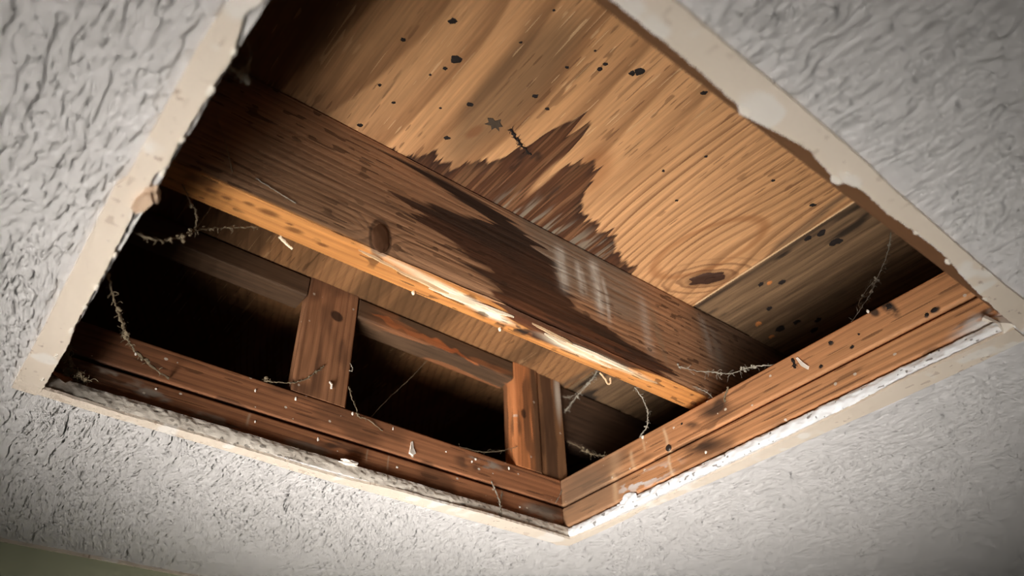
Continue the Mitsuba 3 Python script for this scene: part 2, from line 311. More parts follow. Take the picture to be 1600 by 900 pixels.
def trimmer(a, b, k, hue, seed):
    g = rings(a, b, seed, 46, 2.6, 0.6, 6.0, 0.30) * (0.35 + 0.9 * noise(a * 2.2, b * 12, seed + 6))
    fb = fibre(a, b, seed + 1, 5.0, 170.0)
    col = mix(hue[0], hue[1], fbm(a * 1.6, b * 8, seed + 2, octaves=3))
    col = mix(col, hue[2], g * 0.40) * (0.76 + 0.48 * fb)
    chk = smoothstep(0.80, 0.86, noise(a * 9, b * 130, seed + 3))
    col = mix(col, rgb(54, 34, 22), chk * 0.5)
    dirt = smoothstep(0.55, 0.74, fbm(a * 4, b * 11, seed + 4, octaves=3))
    return mix(col, rgb(70, 48, 34), dirt * 0.55), fb
def speck(col, a, b, seed, amount=0.9):
    """Flecks of old white paint."""
    x, y = a * 34, b * 34
    cx, cy = dr.floor(x), dr.floor(y)
    on = cell_rand(cx, cy, seed) > 0.93
    d = dr.sqrt(dr.square(x - cx - 0.3 - 0.4 * cell_rand(cx, cy, seed + 1)) + dr.square(1.2 * (y - cy - 0.5)))
    r = 0.06 + 0.16 * cell_rand(cx, cy, seed + 2)
    return mix(col, rgb(214, 200, 180), dr.select(on, 1 - smoothstep(r * 0.6, r, d + 0.08 * (noise(x * 4, y * 4, seed + 3) - 0.5)), 0.0) * amount)
def f_right(p, n, uv):
    u, v, h = uvh(p)
    a, b = v, h
    col, fb = trimmer(a, b, 0, (rgb(202, 146, 100), rgb(174, 120, 80), rgb(120, 78, 50)), 101)
    # black scorch-like mould mark across both boards
    m = dr.clip(spot(a, b, 1.20, 1.175, 0.075, 0.034, 0.35, 0.9) + spot(a, b, 1.29, 1.165, 0.035, 0.014, 0.5, 0.9) + spot(a, b, 1.27, 1.085, 0.11, 0.028, 0.30, 0.9) + spot(a, b, 1.17, 1.20, 0.03, 0.03, 0.0, 0.9) * 0.7, 0, 1)
    m = m * smoothstep(0.24, 0.50, fbm(a * 10, b * 40, 111, octaves=3))
    col = mix(col, rgb(36, 29, 26), m * 0.88)
    m2 = dr.clip(spot(a, b, 0.60, 1.205, 0.016, 0.045, -0.35) + spot(a, b, 0.640, 1.215, 0.012, 0.022, -0.4) + spot(a, b, 0.50, 1.134, 0.014, 0.008) + spot(a, b, 0.525, 1.130, 0.007, 0.005) + spot(a, b, 0.73, 1.150, 0.008, 0.006) + spot(a, b, 0.78, 1.190, 0.009, 0.006) + spot(a, b, 0.83, 1.14, 0.008, 0.005), 0, 1)
    col = mix(col, rgb(44, 38, 34), m2 * smoothstep(0.25, 0.5, fbm(a * 30, b * 50, 112)) * 0.9)
    # greyed near the inside corner, pale drips and scraped paint
    gr = smoothstep(1.50, 1.75, a + 0.25 * (fbm(a * 4, b * 9, 113) - 0.5)) * 0.6
    col = mix(col, rgb(122, 100, 80), gr)
    drip = mi.Float(0)
    for (c, w, t0, t1, s) in ((1.405, 0.006, 1.02, 1.215, 0.8), (1.560, 0.008, 1.10, 1.20, 0.5), (1.50, 0.005, 1.15, 1.225, 0.5), (1.655, 0.012, 1.03, 1.16, 0.5), (1.635, 0.03, 1.12, 1.23, 0.25)):
        x = (a - c + 0.012 * (noise(b * 24, c * 7, 114) - 0.5)) / w
        drip = dr.maximum(drip, s * dr.exp(-x * x) * smoothstep(t0, t0 + 0.03, b) * (1 - smoothstep(t1 - 0.02, t1, b)))
    col = mix(col, rgb(206, 170, 132), drip)
    scr = spot(a, b, 1.52, 1.070, 0.15, 0.030, 0.0, 0.8) * smoothstep(0.52, 0.68, fbm(a * 26, b * 60, 115, octaves=3))
    pw = smoothstep(0.54, 0.44, a + 0.05 * (noise(a * 12, b * 60, 116) - 0.5)) * smoothstep(1.105, 1.06, b + 0.25 * (a - 0.38)) * smoothstep(0.30, 0.50, fbm(a * 16, b * 50, 117, octaves=3))
    col = mix(col, rgb(208, 206, 200), dr.clip(scr * 0.75 + pw * 0.85, 0, 1))
    return speck(col, a, b, 118, 0.7)
def f_left(p, n, uv):
    u, v, h = uvh(p)
    a, b = u, h
    col, fb = trimmer(a, b, 0, (rgb(172, 116, 80), rgb(140, 92, 62), rgb(92, 58, 38)), 121)
    # darker towards the left end, grey dust patches
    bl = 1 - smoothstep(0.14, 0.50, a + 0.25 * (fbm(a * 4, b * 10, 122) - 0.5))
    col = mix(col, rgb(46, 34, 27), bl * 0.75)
    dust = dr.clip(spot(a, b, 0.26, 1.095, 0.09, 0.016, -0.06, 0.9) + spot(a, b, 0.36, 1.075, 0.05, 0.016) + spot(a, b, 0.52, 1.06, 0.10, 0.012) * 0.7 + spot(a, b, 0.82, 1.055, 0.10, 0.018) * 0.8 + spot(a, b, 1.70, 1.07, 0.10, 0.03) * 0.9 + spot(a, b, 1.45, 1.19, 0.08, 0.02), 0, 1)
    col = mix(col, rgb(150, 140, 126), dust * smoothstep(0.34, 0.58, fbm(a * 22, b * 46, 123, octaves=3)) * 0.8)
    dk = spot(a, b, 0.90, 1.075, 0.10, 0.035, 0.1, 0.9) + spot(a, b, 1.38, 1.17, 0.06, 0.03) * 0.7 + smoothstep(1.55, 1.80, a) * smoothstep(1.16, 1.08, b) * 0.9
    col = mix(col, rgb(48, 40, 34), dr.clip(dk, 0, 1) * smoothstep(0.34, 0.6, fbm(a * 12, b * 30, 124, octaves=3)) * 0.85)
    drip = mi.Float(0)
    for (c, w, t0, t1) in ((1.075, 0.003, 1.05, 1.13), (1.0, 0.003, 1.06, 1.12), (0.62, 0.004, 1.06, 1.12), (1.52, 0.004, 1.05, 1.13)):
        x = (a - c + 0.008 * (noise(b * 24, c * 7, 125) - 0.5)) / w
        drip = dr.maximum(drip, dr.exp(-x * x) * smoothstep(t0, t0 + 0.02, b) * (1 - smoothstep(t1 - 0.02, t1, b)))
    col = mix(col, rgb(176, 150, 122), drip * 0.6)
    return speck(col, a, b, 126, 0.85)
def f_stud(p, n, uv):
    u, v, h = uvh(p)
    a, b = h, u + v
    g = rings(a, b, 131, 40, 1.4, 0.9, 4.0, 0.3)
    fb = fibre(a, b, 132, 7.0, 150.0)
    col = mix(rgb(164, 114, 80), rgb(128, 88, 60), fbm(a * 3, b * 9, 133, octaves=3))
    col = mix(col, rgb(78, 46, 28), g * 0.35 * (0.4 + noise(a * 3, b * 14, 137))) * (0.70 + 0.6 * fb)
    k = ell(a, u, 1.548, 0.838, 0.020, 0.024, 0.3)
    col = mix(col, rgb(40, 27, 20), (1 - smoothstep(0.75, 1.15, k)) * 0.85)
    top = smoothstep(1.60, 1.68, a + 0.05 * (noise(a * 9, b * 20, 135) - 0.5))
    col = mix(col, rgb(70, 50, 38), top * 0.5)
    dirt = smoothstep(0.56, 0.72, fbm(a * 5, b * 14, 134, octaves=3))
    return speck(mix(col, rgb(66, 44, 32), dirt * 0.55), a, b, 136, 0.5)
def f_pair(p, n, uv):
    u, v, h = uvh(p)
    a, b = h, u + v
    fb = fibre(a, b, 142, 5.0, 120.0)
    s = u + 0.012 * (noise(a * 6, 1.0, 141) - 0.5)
    lit = smoothstep(1.69, 1.665, s)  # left strip painted brighter orange, as if lit
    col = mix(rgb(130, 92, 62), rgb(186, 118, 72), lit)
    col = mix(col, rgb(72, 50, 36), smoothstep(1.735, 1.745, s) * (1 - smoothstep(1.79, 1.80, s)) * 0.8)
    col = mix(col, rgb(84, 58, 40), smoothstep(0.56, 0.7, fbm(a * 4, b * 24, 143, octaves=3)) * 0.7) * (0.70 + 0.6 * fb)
    wh = spot(u, a, 1.828, 1.60, 0.020, 0.13, 0.0, 0.9) * smoothstep(0.3, 0.6, fibre(a, b, 144, 5.0, 60.0))
    col = mix(col, rgb(190, 182, 166), wh * 0.8)
    k = ell(a, u, 1.445, 1.635, 0.020, 0.012)
    col = mix(col, rgb(48, 30, 22), (1 - smoothstep(0.7, 1.2, k)) * 0.8)
    return speck(col, a, b, 146, 0.5)
def f_plate(p, n, uv):
    u, v, h = uvh(p)
    a, b = u, h - (v - 1.915)
    fb = fibre(a, b, 152, 6.0, 130.0)
    col = mix(rgb(106, 80, 58), rgb(70, 52, 38), fbm(a * 4, b * 12, 151, octaves=3))
    worn = poly(a + 0.03 * (noise(a * 20, b * 90, 153) - 0.5), b + 0.020 * (noise(a * 34, b * 30, 154) - 0.5), [(0.945, 1.622), (1.05, 1.632), (1.10, 1.615), (1.25, 1.622), (1.35, 1.602), (1.42, 1.598), (1.44, 1.584), (1.36, 1.586), (1.2, 1.588), (1.05, 1.598)])
    col = mix(col, mix(rgb(186, 108, 62), rgb(160, 88, 50), noise(a * 9, b * 40, 155)), smoothstep(-0.002, 0.006, worn) * 0.9)
    w2 = smoothstep(0.62, 0.7, fbm(a * 3, b * 20, 156, octaves=3)) * smoothstep(0.9, 1.1, a)
    col = mix(col, rgb(160, 100, 62), w2 * 0.6)
    return col * (0.68 + 0.6 * fb)
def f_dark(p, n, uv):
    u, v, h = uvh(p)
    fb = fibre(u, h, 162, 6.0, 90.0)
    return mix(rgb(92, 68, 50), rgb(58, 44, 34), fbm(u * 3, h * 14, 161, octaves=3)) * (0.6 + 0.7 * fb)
def f_trim(p, n, uv):
    u, v, h = uvh(p)
    col = mix(rgb(226, 211, 192), rgb(216, 199, 178), fbm(u * 3, v * 3, 171, octaves=3))
    sc = smoothstep(0.84, 0.90, noise(u * 60, v * 60, 172)) * smoothstep(0.5, 0.7, noise(u * 5, v * 5, 173))
    sc2 = smoothstep(0.74, 0.82, fbm(u * 70, v * 70, 174, octaves=3)) * smoothstep(0.5, 0.62, noise(u * 6, v * 6, 176))
    col = mix(col, rgb(150, 122, 98), dr.clip(sc * 0.35 + sc2 * 0.6, 0, 1))
    return mix(col, rgb(234, 228, 218), smoothstep(0.64, 0.74, fbm(u * 12, v * 12, 175, octaves=3)) * 0.6)
def f_plaster(p, n, uv):
    u, v, h = uvh(p)
    col = mix(rgb(226, 216, 200), rgb(184, 172, 156), fbm(u * 9, (v + h) * 20, 181, octaves=4))
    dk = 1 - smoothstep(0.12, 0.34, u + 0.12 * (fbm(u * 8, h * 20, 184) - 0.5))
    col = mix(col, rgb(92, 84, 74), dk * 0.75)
    pits = smoothstep(0.70, 0.80, noise(u * 90, v * 90, h * 90))
    return mix(col, rgb(70, 60, 50), pits * 0.6)
def f_white(p, n, uv):
    u, v, h = uvh(p)
    col = mix(rgb(246, 246, 244), rgb(230, 229, 226), fbm(u * 9, v * 9, h * 9, octaves=3))
    return mix(col, rgb(90, 76, 62), smoothstep(0.84, 0.90, noise(v * 90, h * 130, u * 30 + 190)) * 0.7)
def f_rough(p, n, uv):
    return fbm(p.x * 180, p.y * 180, p.z * 180, octaves=3)
def f_ceil(p, n, uv):  # painted plaster
    u, v, h = uvh(p)
    return mix(rgb(210, 205, 200), rgb(202, 196, 190), fbm(u * 1.5, v * 1.5, 195, octaves=3))
def f_ceil_bump(p, n, uv):
    """Skip-trowelled texture: low flat-topped smears drawn out along v."""
    u, v, h = uvh(p)
    wu, wv = noise(u * 9, v * 9, 201), noise(u * 9, v * 9, 202)
    x, y = u + 0.10 * (v - 1.0) * (noise(u * 2, v * 2, 207) - 0.5) + 0.022 * wu, v + 0.03 * wv
    n1 = fbm(x * 62, y * 27, 203, octaves=2)
    n2 = noise(x * 150 + 5, y * 55, 204)
    n3 = fbm(x * 24, y * 11, 208, octaves=2)
    patch = 0.75 + 0.25 * smoothstep(0.36, 0.60, fbm(u * 3.2, v * 3.2, 205, octaves=2))
    pits = smoothstep(0.80, 0.90, noise(x * 95, y * 60, 209))
    return patch * (0.8 * smoothstep(0.50, 0.66, n1) + 0.30 * smoothstep(0.58, 0.76, n2) + 0.5 * smoothstep(0.5, 0.62, n3) - 0.8 * pits) + 0.30 * noise(x * 130, y * 70, 206) + 0.9 * smoothstep(0.70, 0.80, noise(x * 46 + 9, y * 11, 210)) * smoothstep(0.35, 0.6, noise(x * 9, y * 9, 211))
def f_wall(p, n, uv):
    u, v, h = uvh(p)
    return mix(rgb(196, 196, 164), rgb(182, 184, 152), fbm(u * 3, h * 3, 207, octaves=3))

def wood(key, fn, bump=None, scale=0.0005, rough=0.62, spec=0.25):
    b = {'type': 'principled', 'base_color': proc(fn), 'roughness': rough, 'specular': spec}
    if bump: b = {'type': 'bumpmap', 'arbitrary': proc(bump, 0.0005), 'scale': scale, 'bsdf': b}
    scene[key] = {'type': 'twosided', 'bsdf': b}
def plain(key, c, rough=0.7, spec=0.2, metallic=0.0):
    scene[key] = {'type': 'twosided', 'bsdf': {'type': 'principled', 'base_color': {'type': 'rgb', 'value': rgb(*c)}, 'roughness': rough, 'specular': spec, 'metallic': metallic}}
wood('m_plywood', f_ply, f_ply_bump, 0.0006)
wood('m_weathered', f_weathered)
wood('m_joist', f_joist, f_joist_bump, 0.0007)
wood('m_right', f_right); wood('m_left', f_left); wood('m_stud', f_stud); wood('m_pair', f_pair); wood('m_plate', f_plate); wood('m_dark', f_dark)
wood('m_trim', f_trim, None, 0, 0.55)
wood('m_plaster', f_plaster, f_rough, 0.0012, 0.9, 0.1)
wood('m_white', f_white, f_rough, 0.0008, 0.8, 0.1)
wood('m_ceiling', f_ceil, f_ceil_bump, 0.0040, 0.45, 0.45)
wood('m_wall', f_wall, None, 0, 0.8, 0.1)
plain('m_web', (124, 110, 88), 0.9, 0.05); plain('m_web_pale', (150, 142, 126), 0.9, 0.05)
plain('m_soot', (38, 31, 27), 0.8); plain('m_resin', (66, 42, 28), 0.6); plain('m_bark', (70, 58, 46), 0.9)
plain('m_flake', (236, 226, 210), 0.6); plain('m_paper', (146, 112, 88), 0.85); plain('m_kraft', (112, 78, 54), 0.85)
plain('m_fibre', (206, 172, 132), 0.8); plain('m_nail', (74, 66, 60), 0.45, 0.5, 0.7); plain('m_tan', (178, 112, 62), 0.7)
plain('m_edge', (112, 78, 52), 0.75); plain('m_knot', (64, 42, 30), 0.7); plain('m_jknot', (92, 62, 42), 0.7); plain('m_pale', (232, 212, 180), 0.8); plain('m_scrap', (186, 158, 132), 0.85)
plain('m_floor', (120, 104, 88), 0.7); plain('m_black', (24, 24, 25), 0.5, 0.4)

# ------------------------------------------------------------------ the setting
HU0, HU1, HV0, HV1 = 0.110, 1.806, 0.336, 1.900          # the hatch cut through the ceiling
rng = np.random.default_rng(4)
C0, C1 = np.array([-4.5, -4.5]), np.array([7.5, 2.96])
def ring(a, b, c, d, step, amp, big):
    pts = [(a, b), (c, b), (c, d), (a, d)]
    return np.vstack([ragged(pts[i], pts[(i + 1) % 4], rng, step, amp, big) for i in range(4)])
outer = [(C0[0], C0[1]), (C1[0], C0[1]), (C1[0], C1[1]), (C0[0], C1[1])]
hole = ring(HU0, HV0, HU1, HV1, 0.02, 0.002, 0.003)
m = trimesh.creation.extrude_polygon(Polygon(outer, [hole]), 0.034, engine='earcut'); m.apply_translation([0, 0, 1.0])
struct('ceiling', m, 'm_ceiling', False, 'white skip-trowelled plaster ceiling around the open hatch')
struct('wall_back', box([C0[0], 2.96, 1.034], [C1[0], 3.06, -EYE / S]), 'm_wall', False, 'greenish plain wall meeting the ceiling at the far left')
struct('floor', box([C0[0], C0[1], -EYE / S - 0.1], [C1[0], 3.06, -EYE / S]), 'm_floor', False, 'floor of the room far below the hatch')

g0 = np.random.default_rng(3)
P = np.vstack([ragged((C0[0], 2.952), (C1[0], 2.952), g0, 0.02, 0.004, 0.006), ragged((C1[0], 2.964), (C0[0], 2.964), g0, 0.05, 0, 0)])
struct('trim_5', slab(P, 0.990, 1.001), 'm_trim', False, 'thin pale filler bead where the ceiling meets the far left wall')
# painted battens around the hatch, following their chipped outlines
def trim(n, inner, outerp, z, label, seed, step=0.008, amp=0.0025):
    g = np.random.default_rng(seed)
    P = []
    for i in range(len(inner) - 1): P += list(ragged(inner[i], inner[i + 1], g, step, amp, 0.002))
    P.append(np.array(inner[-1]))
    for i in range(len(outerp) - 1): P += list(ragged(outerp[i], outerp[i + 1], g, 0.02, 0.0012, 0.0015))
    P.append(np.array(outerp[-1]))
    return struct(f'trim_{n}', slab(P, z, 0.9995), 'm_trim', False, label)
LTi = [(0.116, 1.905), (0.115, 1.653), (0.106, 1.572), (0.105, 1.352), (0.100, 1.254), (0.098, 1.191), (0.092, 1.152), (0.104, 1.128), (0.108, 1.101), (0.097, 1.084), (0.095, 1.059), (0.105, 1.023), (0.104, 0.972), (0.103, 0.939), (0.105, 0.832), (0.106, 0.742), (0.098, 0.701), (0.094, 0.671), (0.105, 0.646), (0.102, 0.25)]
LTo = [(0.062, 0.25), (0.067, 0.675), (0.061, 0.771), (0.060, 1.092), (0.050, 1.115), (0.052, 1.247), (0.054, 1.477), (0.056, 1.693), (0.056, 1.921), (0.110, 1.925)]
trim(1, LTi, LTo, 0.990, 'cream painted batten along the left side of the hatch, torn in the middle', 11)
RTi = [(0.06, 0.335), (0.50, 0.342), (0.605, 0.342), (0.68, 0.345), (0.780, 0.350), (0.806, 0.357), (0.862, 0.348), (0.955, 0.335), (1.023, 0.345), (1.057, 0.346), (1.109, 0.334), (1.200, 0.337), (1.308, 0.333), (1.407, 0.333), (1.574, 0.349), (1.707, 0.356), (1.82, 0.358)]
RTo = [(1.86, 0.30), (1.626, 0.303), (1.420, 0.301), (1.181, 0.297), (1.012, 0.290), (0.875, 0.289), (0.674, 0.290), (0.487, 0.286), (0.06, 0.284)]
trim(2, RTi[::-1], RTo[::-1], 0.990, 'broad cream painted batten along the upper right side of the hatch', 12)
BLi = [(1.800, 1.890), (1.65, 1.888), (1.43, 1.884), (1.287, 1.892), (1.145, 1.893), (1.058, 1.897), (0.958, 1.910), (0.877, 1.914), (0.773, 1.909), (0.656, 1.903), (0.484, 1.898), (0.315, 1.902), (0.175, 1.892), (0.105, 1.888)]
BLo = [(0.112, 1.923), (0.246, 1.931), (0.44, 1.938), (0.67, 1.942), (0.793, 1.950), (0.999, 1.949), (1.33, 1.952), (1.644, 1.950), (1.80, 1.953)]
trim(3, BLi, BLo, 0.992, 'thin cream painted batten along the lower left side of the hatch', 13)
BRi = [(1.800, 1.890), (1.815, 1.781), (1.818, 1.569), (1.815, 1.297), (1.814, 1.061), (1.809, 0.848), (1.795, 0.648), (1.795, 0.45), (1.800, 0.365)]
BRo = [(1.866, 0.365), (1.873, 0.480), (1.875, 0.736), (1.868, 0.98), (1.864, 1.15), (1.854, 1.330), (1.846, 1.508), (1.832, 1.575), (1.842, 1.638), (1.846, 1.810), (1.842, 1.940), (1.795, 1.960)]
trim(4, BRi, BRo, 0.993, 'thin brownish cream batten along the lower right side of the hatch', 14)

# broken plaster edges showing in the cut
def rough_strip(a, b, nrm, z0, z1, depth, seed, lump, holes=0.0):
    """Crumbly face from a to b (plan), from z0 up to z1, bulging along nrm."""
    a, b, nrm = (np.asarray(x, float) for x in (a, b, nrm)); L = np.linalg.norm(b - a); n = int(L / 0.004); k = 12
    t = np.linspace(0, 1, n); s = np.linspace(0, 1, k)
    X = np.zeros((n, k, 3)); X[..., :2] = (a + (b - a) * t[:, None])[:, None]
    q = np.stack(np.meshgrid(t * L, s * (z1 - z0), indexing='ij'), -1); q3 = np.concatenate([q * [60, 110], np.full(q.shape[:2] + (1,), seed)], -1)
    top = z1 + lump * 0.5 * (meshkit.fbm(np.stack([t * L * 16, 0 * t, 0 * t + seed], -1), 3, seed) - 0.5)
    X[..., 2] = z0 + s[None] * (top[:, None] - z0)
    bul = depth * np.sin(np.pi * np.clip(s * 0.85 + 0.1, 0, 1))[None] + lump * (meshkit.fbm(q3, 4, seed) - 0.45) - depth * 1.2 * (s[None] > 0.95)
    X[..., :2] += nrm[None, None] * bul[..., None]
    i = np.arange(n - 1)[:, None] * k; j = np.arange(k - 1)[None]
    F = np.concatenate([np.stack([i + j, i + k + j, i + k + j + 1], -1).reshape(-1, 3), np.stack([i + j, i + k + j + 1, i + j + 1], -1).reshape(-1, 3)])
    return trimesh.Trimesh(X.reshape(-1, 3), F, process=False)
k = obj('plaster_edge', rough_strip((0.112, 1.900), (1.806, 1.900), (0, -1), 0.998, 1.040, 0.005, 21, 0.006), 'm_plaster', 'ceiling'); tag(k, 'crumbling grey plaster edge')
k = obj('plaster_edge', rough_strip((1.806, 0.350), (1.806, 1.895), (-1, 0), 0.998, 1.036, 0.007, 22, 0.009), 'm_white', 'ceiling'); tag(k, 'bright white plaster edge')

# ------------------------------------------------------------------ framing around the hatch
def board(name, o, e, L, B, C, mat, label, seed, up=True, **kw):
    """A horizontal trimmer: e = direction, o = middle of its near end, B high, C thick."""
    ea = np.array(e, float); eb = np.array([0, 0, 1.0]); ec = np.cross(ea, eb)
    return thing(name, plank(o, ea, eb, ec, L, B, C, seed, **kw), mat, label, 'board')
GAPZ = 1.119
def pair(o0, e, L, mat, la, lb, seed, C=0.085):
    n = np.cross(np.array(e, float), [0, 0, 1.0])
    for (z0, z1, lab, sd) in ((GAPZ + 0.004, 1.224, la, seed), (1.041, GAPZ - 0.004, lb, seed + 1)):
        board('trimmer_board', (o0[0], o0[1], (z0 + z1) / 2), e, L, z1 - z0, C, mat, lab, sd)
pair((0.06, 1.915 + 0.0425), (1, 0, 0), 1.738, 'm_left', 'upper of the two stacked brown boards along the lower left side, under the studs', 'lower of the two stacked brown boards along the lower left side, above the grey plaster', 31)
pair((1.8015 + 0.0425, 0.30), (0, 1, 0), 1.70, 'm_right', 'upper of the two stacked orange-brown boards on the right side, below the big joist end', 'lower of the two stacked orange-brown boards on the right side, above the white plaster', 33)
pair((0.06, 0.379 - 0.0425), (1, 0, 0), 1.735, 'm_edge', 'brown board inside the opening along its upper right side, above the visible edge board', 'brown board edge peeping out under the broad batten on the upper right side', 35)
pair((0.114 - 0.0425, 0.390), (0, 1, 0), 1.516, 'm_edge', 'brown board inside the opening along its left side, above the dark edge board', 'dark board edge peeping out behind the torn batten on the left side', 37)

# big floor joist, slightly askew
JT = np.array([1.0, -0.0193, 0]); JT /= np.linalg.norm(JT); JN = np.array([0.0193, 1.0, 0]); JN /= np.linalg.norm(JN)
JL, JW, JZ0, JZ1 = 4.6, 0.085, 1.268, 1.6640
jo = np.array([-1.3, 1.2905 + 0.0193 * 1.3, (JZ0 + JZ1) / 2]) + JN * JW / 2
def jwear(P):
    a = P[..., 0] - 1.3
    e = np.exp(-((P[..., 1] + (JZ1 - JZ0) / 2) / 0.022) ** 2) * np.exp(-((P[..., 2] + JW / 2) / 0.03) ** 2)
    k = np.clip(1 - np.abs(a - 1.15) / 0.65, 0, 1)
    return -e * (0.004 + 0.022 * k * meshkit.fbm(np.stack([a * 9, P[..., 1] * 30, P[..., 2] * 30], -1), 3, 44))
# axes: b up, c = outward side; the plank's c axis is +JN
k = thing('floor_joist', plank(jo, JT, np.array([0, 0, 1.0]), JN, JL, JZ1 - JZ0, JW, 41, r=0.006, amp=0.0022, na=420, wear=jwear), 'm_joist', 'big water-stained floor joist crossing the opening, orange underneath', 'joist')
JOIST = k
def jpt(u, d, z): return np.array([u, 1.2905 - 0.0193 * u + d, z])

# plates, rim and studs beyond the far edge
for (u0, u1, sd, lab) in ((-0.60, 0.724, 51, 'dim horizontal batten under the deck left of the lone wide stud'), (0.916, 1.590, 56, 'horizontal batten with a worn orange patch between the lone stud and the paired studs')):
    thing('batten', plank((u0, 1.915 + 0.045, 1.6215), [1, 0, 0], [0, 0, 1.0], [0, 1.0, 0], u1 - u0, 0.079, 0.09, sd, amp=0.0025), 'm_plate', lab, 'batten')
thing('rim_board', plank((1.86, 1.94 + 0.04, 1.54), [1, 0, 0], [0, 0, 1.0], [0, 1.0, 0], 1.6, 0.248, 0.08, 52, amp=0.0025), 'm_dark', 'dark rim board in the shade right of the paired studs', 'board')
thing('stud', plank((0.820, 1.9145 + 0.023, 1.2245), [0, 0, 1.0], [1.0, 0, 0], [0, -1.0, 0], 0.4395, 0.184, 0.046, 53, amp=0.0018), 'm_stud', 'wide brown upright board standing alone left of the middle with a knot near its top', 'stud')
thing('stud', plank((1.655, 1.9145 + 0.035, 1.2245), [0, 0, 1.0], [1.0, 0, 0], [0, -1.0, 0], 0.4395, 0.122, 0.07, 54, amp=0.0035), 'm_pair', 'left stud of the touching pair by the corner, its edge coloured orange as if lit', 'stud')
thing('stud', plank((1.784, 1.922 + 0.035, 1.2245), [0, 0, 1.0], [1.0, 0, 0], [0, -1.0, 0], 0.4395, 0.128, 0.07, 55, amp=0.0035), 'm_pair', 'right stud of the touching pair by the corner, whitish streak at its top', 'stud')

# decking above
PZ = 1.665
def sheet(name, u0, u1, v0, v1, z, mat, label, catg, seed, th=0.035):
    g = np.random.default_rng(seed)
    P = np.vstack([ragged((u0, v0), (u1, v0), g, 0.05, 0, 0), ragged((u1, v0), (u1, v1), g, 0.03, 0.0012, 0.004), ragged((u1, v1), (u0, v1), g, 0.05, 0, 0), ragged((u0, v1), (u0, v0), g, 0.03, 0.0012, 0.004)])
    return thing(name, slab(P, z, z + th), mat, label, catg, smooth=False)
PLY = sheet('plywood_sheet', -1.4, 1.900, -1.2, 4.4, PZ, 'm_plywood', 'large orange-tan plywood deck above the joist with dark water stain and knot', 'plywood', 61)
WB1 = sheet('deck_board', 1.906, 2.212, -1.2, 4.4, PZ + 0.004, 'm_weathered', 'weathered dark deck board right of the plywood joint', 'board', 62)
WB2 = sheet('deck_board', 2.217, 3.4, -1.2, 4.4, PZ - 0.002, 'm_weathered', 'darkest deck board in the far right corner above the upper right board', 'board', 63)
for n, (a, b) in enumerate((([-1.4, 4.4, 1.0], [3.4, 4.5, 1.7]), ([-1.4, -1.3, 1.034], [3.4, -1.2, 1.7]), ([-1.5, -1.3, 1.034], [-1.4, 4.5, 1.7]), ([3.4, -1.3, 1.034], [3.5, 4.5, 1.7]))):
    struct('wall_added' + ('' if n == 0 else f'_{n:03d}'), box(a, b), 'm_dark', False, 'added dark boarding that shuts outside light out of the floor void')  # added to keep ambient light from leaking into the void
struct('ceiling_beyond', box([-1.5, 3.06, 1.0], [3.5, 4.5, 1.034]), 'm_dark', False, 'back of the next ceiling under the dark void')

# ------------------------------------------------------------------ knots, spots, slivers
def spot_on(parent, u, v, r, z, seed, mat='m_soot', name='dirt_spot', k=1.3, rot=-0.6):
    e1, e2 = np.array([math.cos(rot), math.sin(rot), 0]) * r * k, np.array([-math.sin(rot), math.cos(rot), 0]) * r
    return obj(name, blob((u, v, z), e1, e2, (0, 0, 0.0025), seed, 0.5, 2), mat, parent)
for i, (u, v, r) in enumerate(((0.558, 0.850, 8), (0.628, 0.931, 11), (0.620, 0.971, 5), (0.491, 0.965, 5), (0.513, 1.115, 4), (0.571, 1.140, 4), (0.735, 1.023, 7), (0.857, 0.897, 7), (0.751, 1.153, 7), (1.024, 0.675, 11),
                               (1.012, 0.690, 7), (0.936, 0.713, 5), (0.936, 0.732, 6), (1.209, 0.617, 7), (0.537, 1.259, 6), (0.734, 0.679, 3), (0.726, 0.795, 3), (0.889, 0.700, 3), (0.865, 0.779, 4), (0.910, 0.909, 5), (1.327, 0.873, 4), (1.806, 0.688, 8), (1.450, 0.93, 4), (1.62, 0.70, 5), (1.385, 0.76, 4), (0.68, 1.08, 3), (0.60, 1.01, 3))):
    spot_on(PLY, u, v, r * 0.00092, PZ, 300 + i)
tag(obj('knot', cat([blob((1.818, 1.121, PZ), (-0.036, 0.050, 0), (0.024, 0.017, 0), (0, 0, 0.005), 7, 0.3, 3), blob((1.826, 1.112, PZ - 0.004), (-0.014, 0.018, 0), (0.010, 0.008, 0), (0, 0, 0.005), 8, 0.5, 2)]), 'm_knot', PLY), 'dark oval knot')
tag(obj('sap_edge', slab(np.vstack([np.stack([1.8955 - 0.003 * np.linspace(0, 1, 14), np.linspace(0.60, 1.24, 14)], 1), np.stack([1.8995 - 0.003 * np.linspace(1, 0, 14), np.linspace(1.24, 0.60, 14)], 1)]), PZ - 0.003, PZ + 0.001), 'm_fibre', PLY), 'pale splintered edge along the joint')
g = np.random.default_rng(77)
for key, lst in ((WB1, ((1.945, 0.746, 10, 'm_soot'), (1.930, 0.790, 9, 'm_soot'), (2.019, 0.748, 12, 'm_soot'), (2.030, 0.735, 7, 'm_soot'), (2.018, 1.007, 7, 'm_tan'), (2.14, 1.10, 8, 'm_soot'), (2.05, 0.98, 9, 'm_soot'), (2.0, 1.03, 8, 'm_soot'), (2.185, 1.182, 9, 'm_tan'))), (WB2, ((2.285, 1.200, 8, 'm_tan'), (2.270, 1.150, 13, 'm_soot'), (2.384, 1.077, 10, 'm_soot'), (2.285, 1.085, 10, 'm_soot'), (2.34, 1.03, 9, 'm_soot')))):
    for u, v, r, mt in lst:
        spot_on(key, u, v, r * 0.0011, PZ + (0.004 if key == WB1 else -0.002), int(u * 1000), mt, 'resin_bead' if mt == 'm_tan' else 'dirt_spot', 1.4, 1.2)
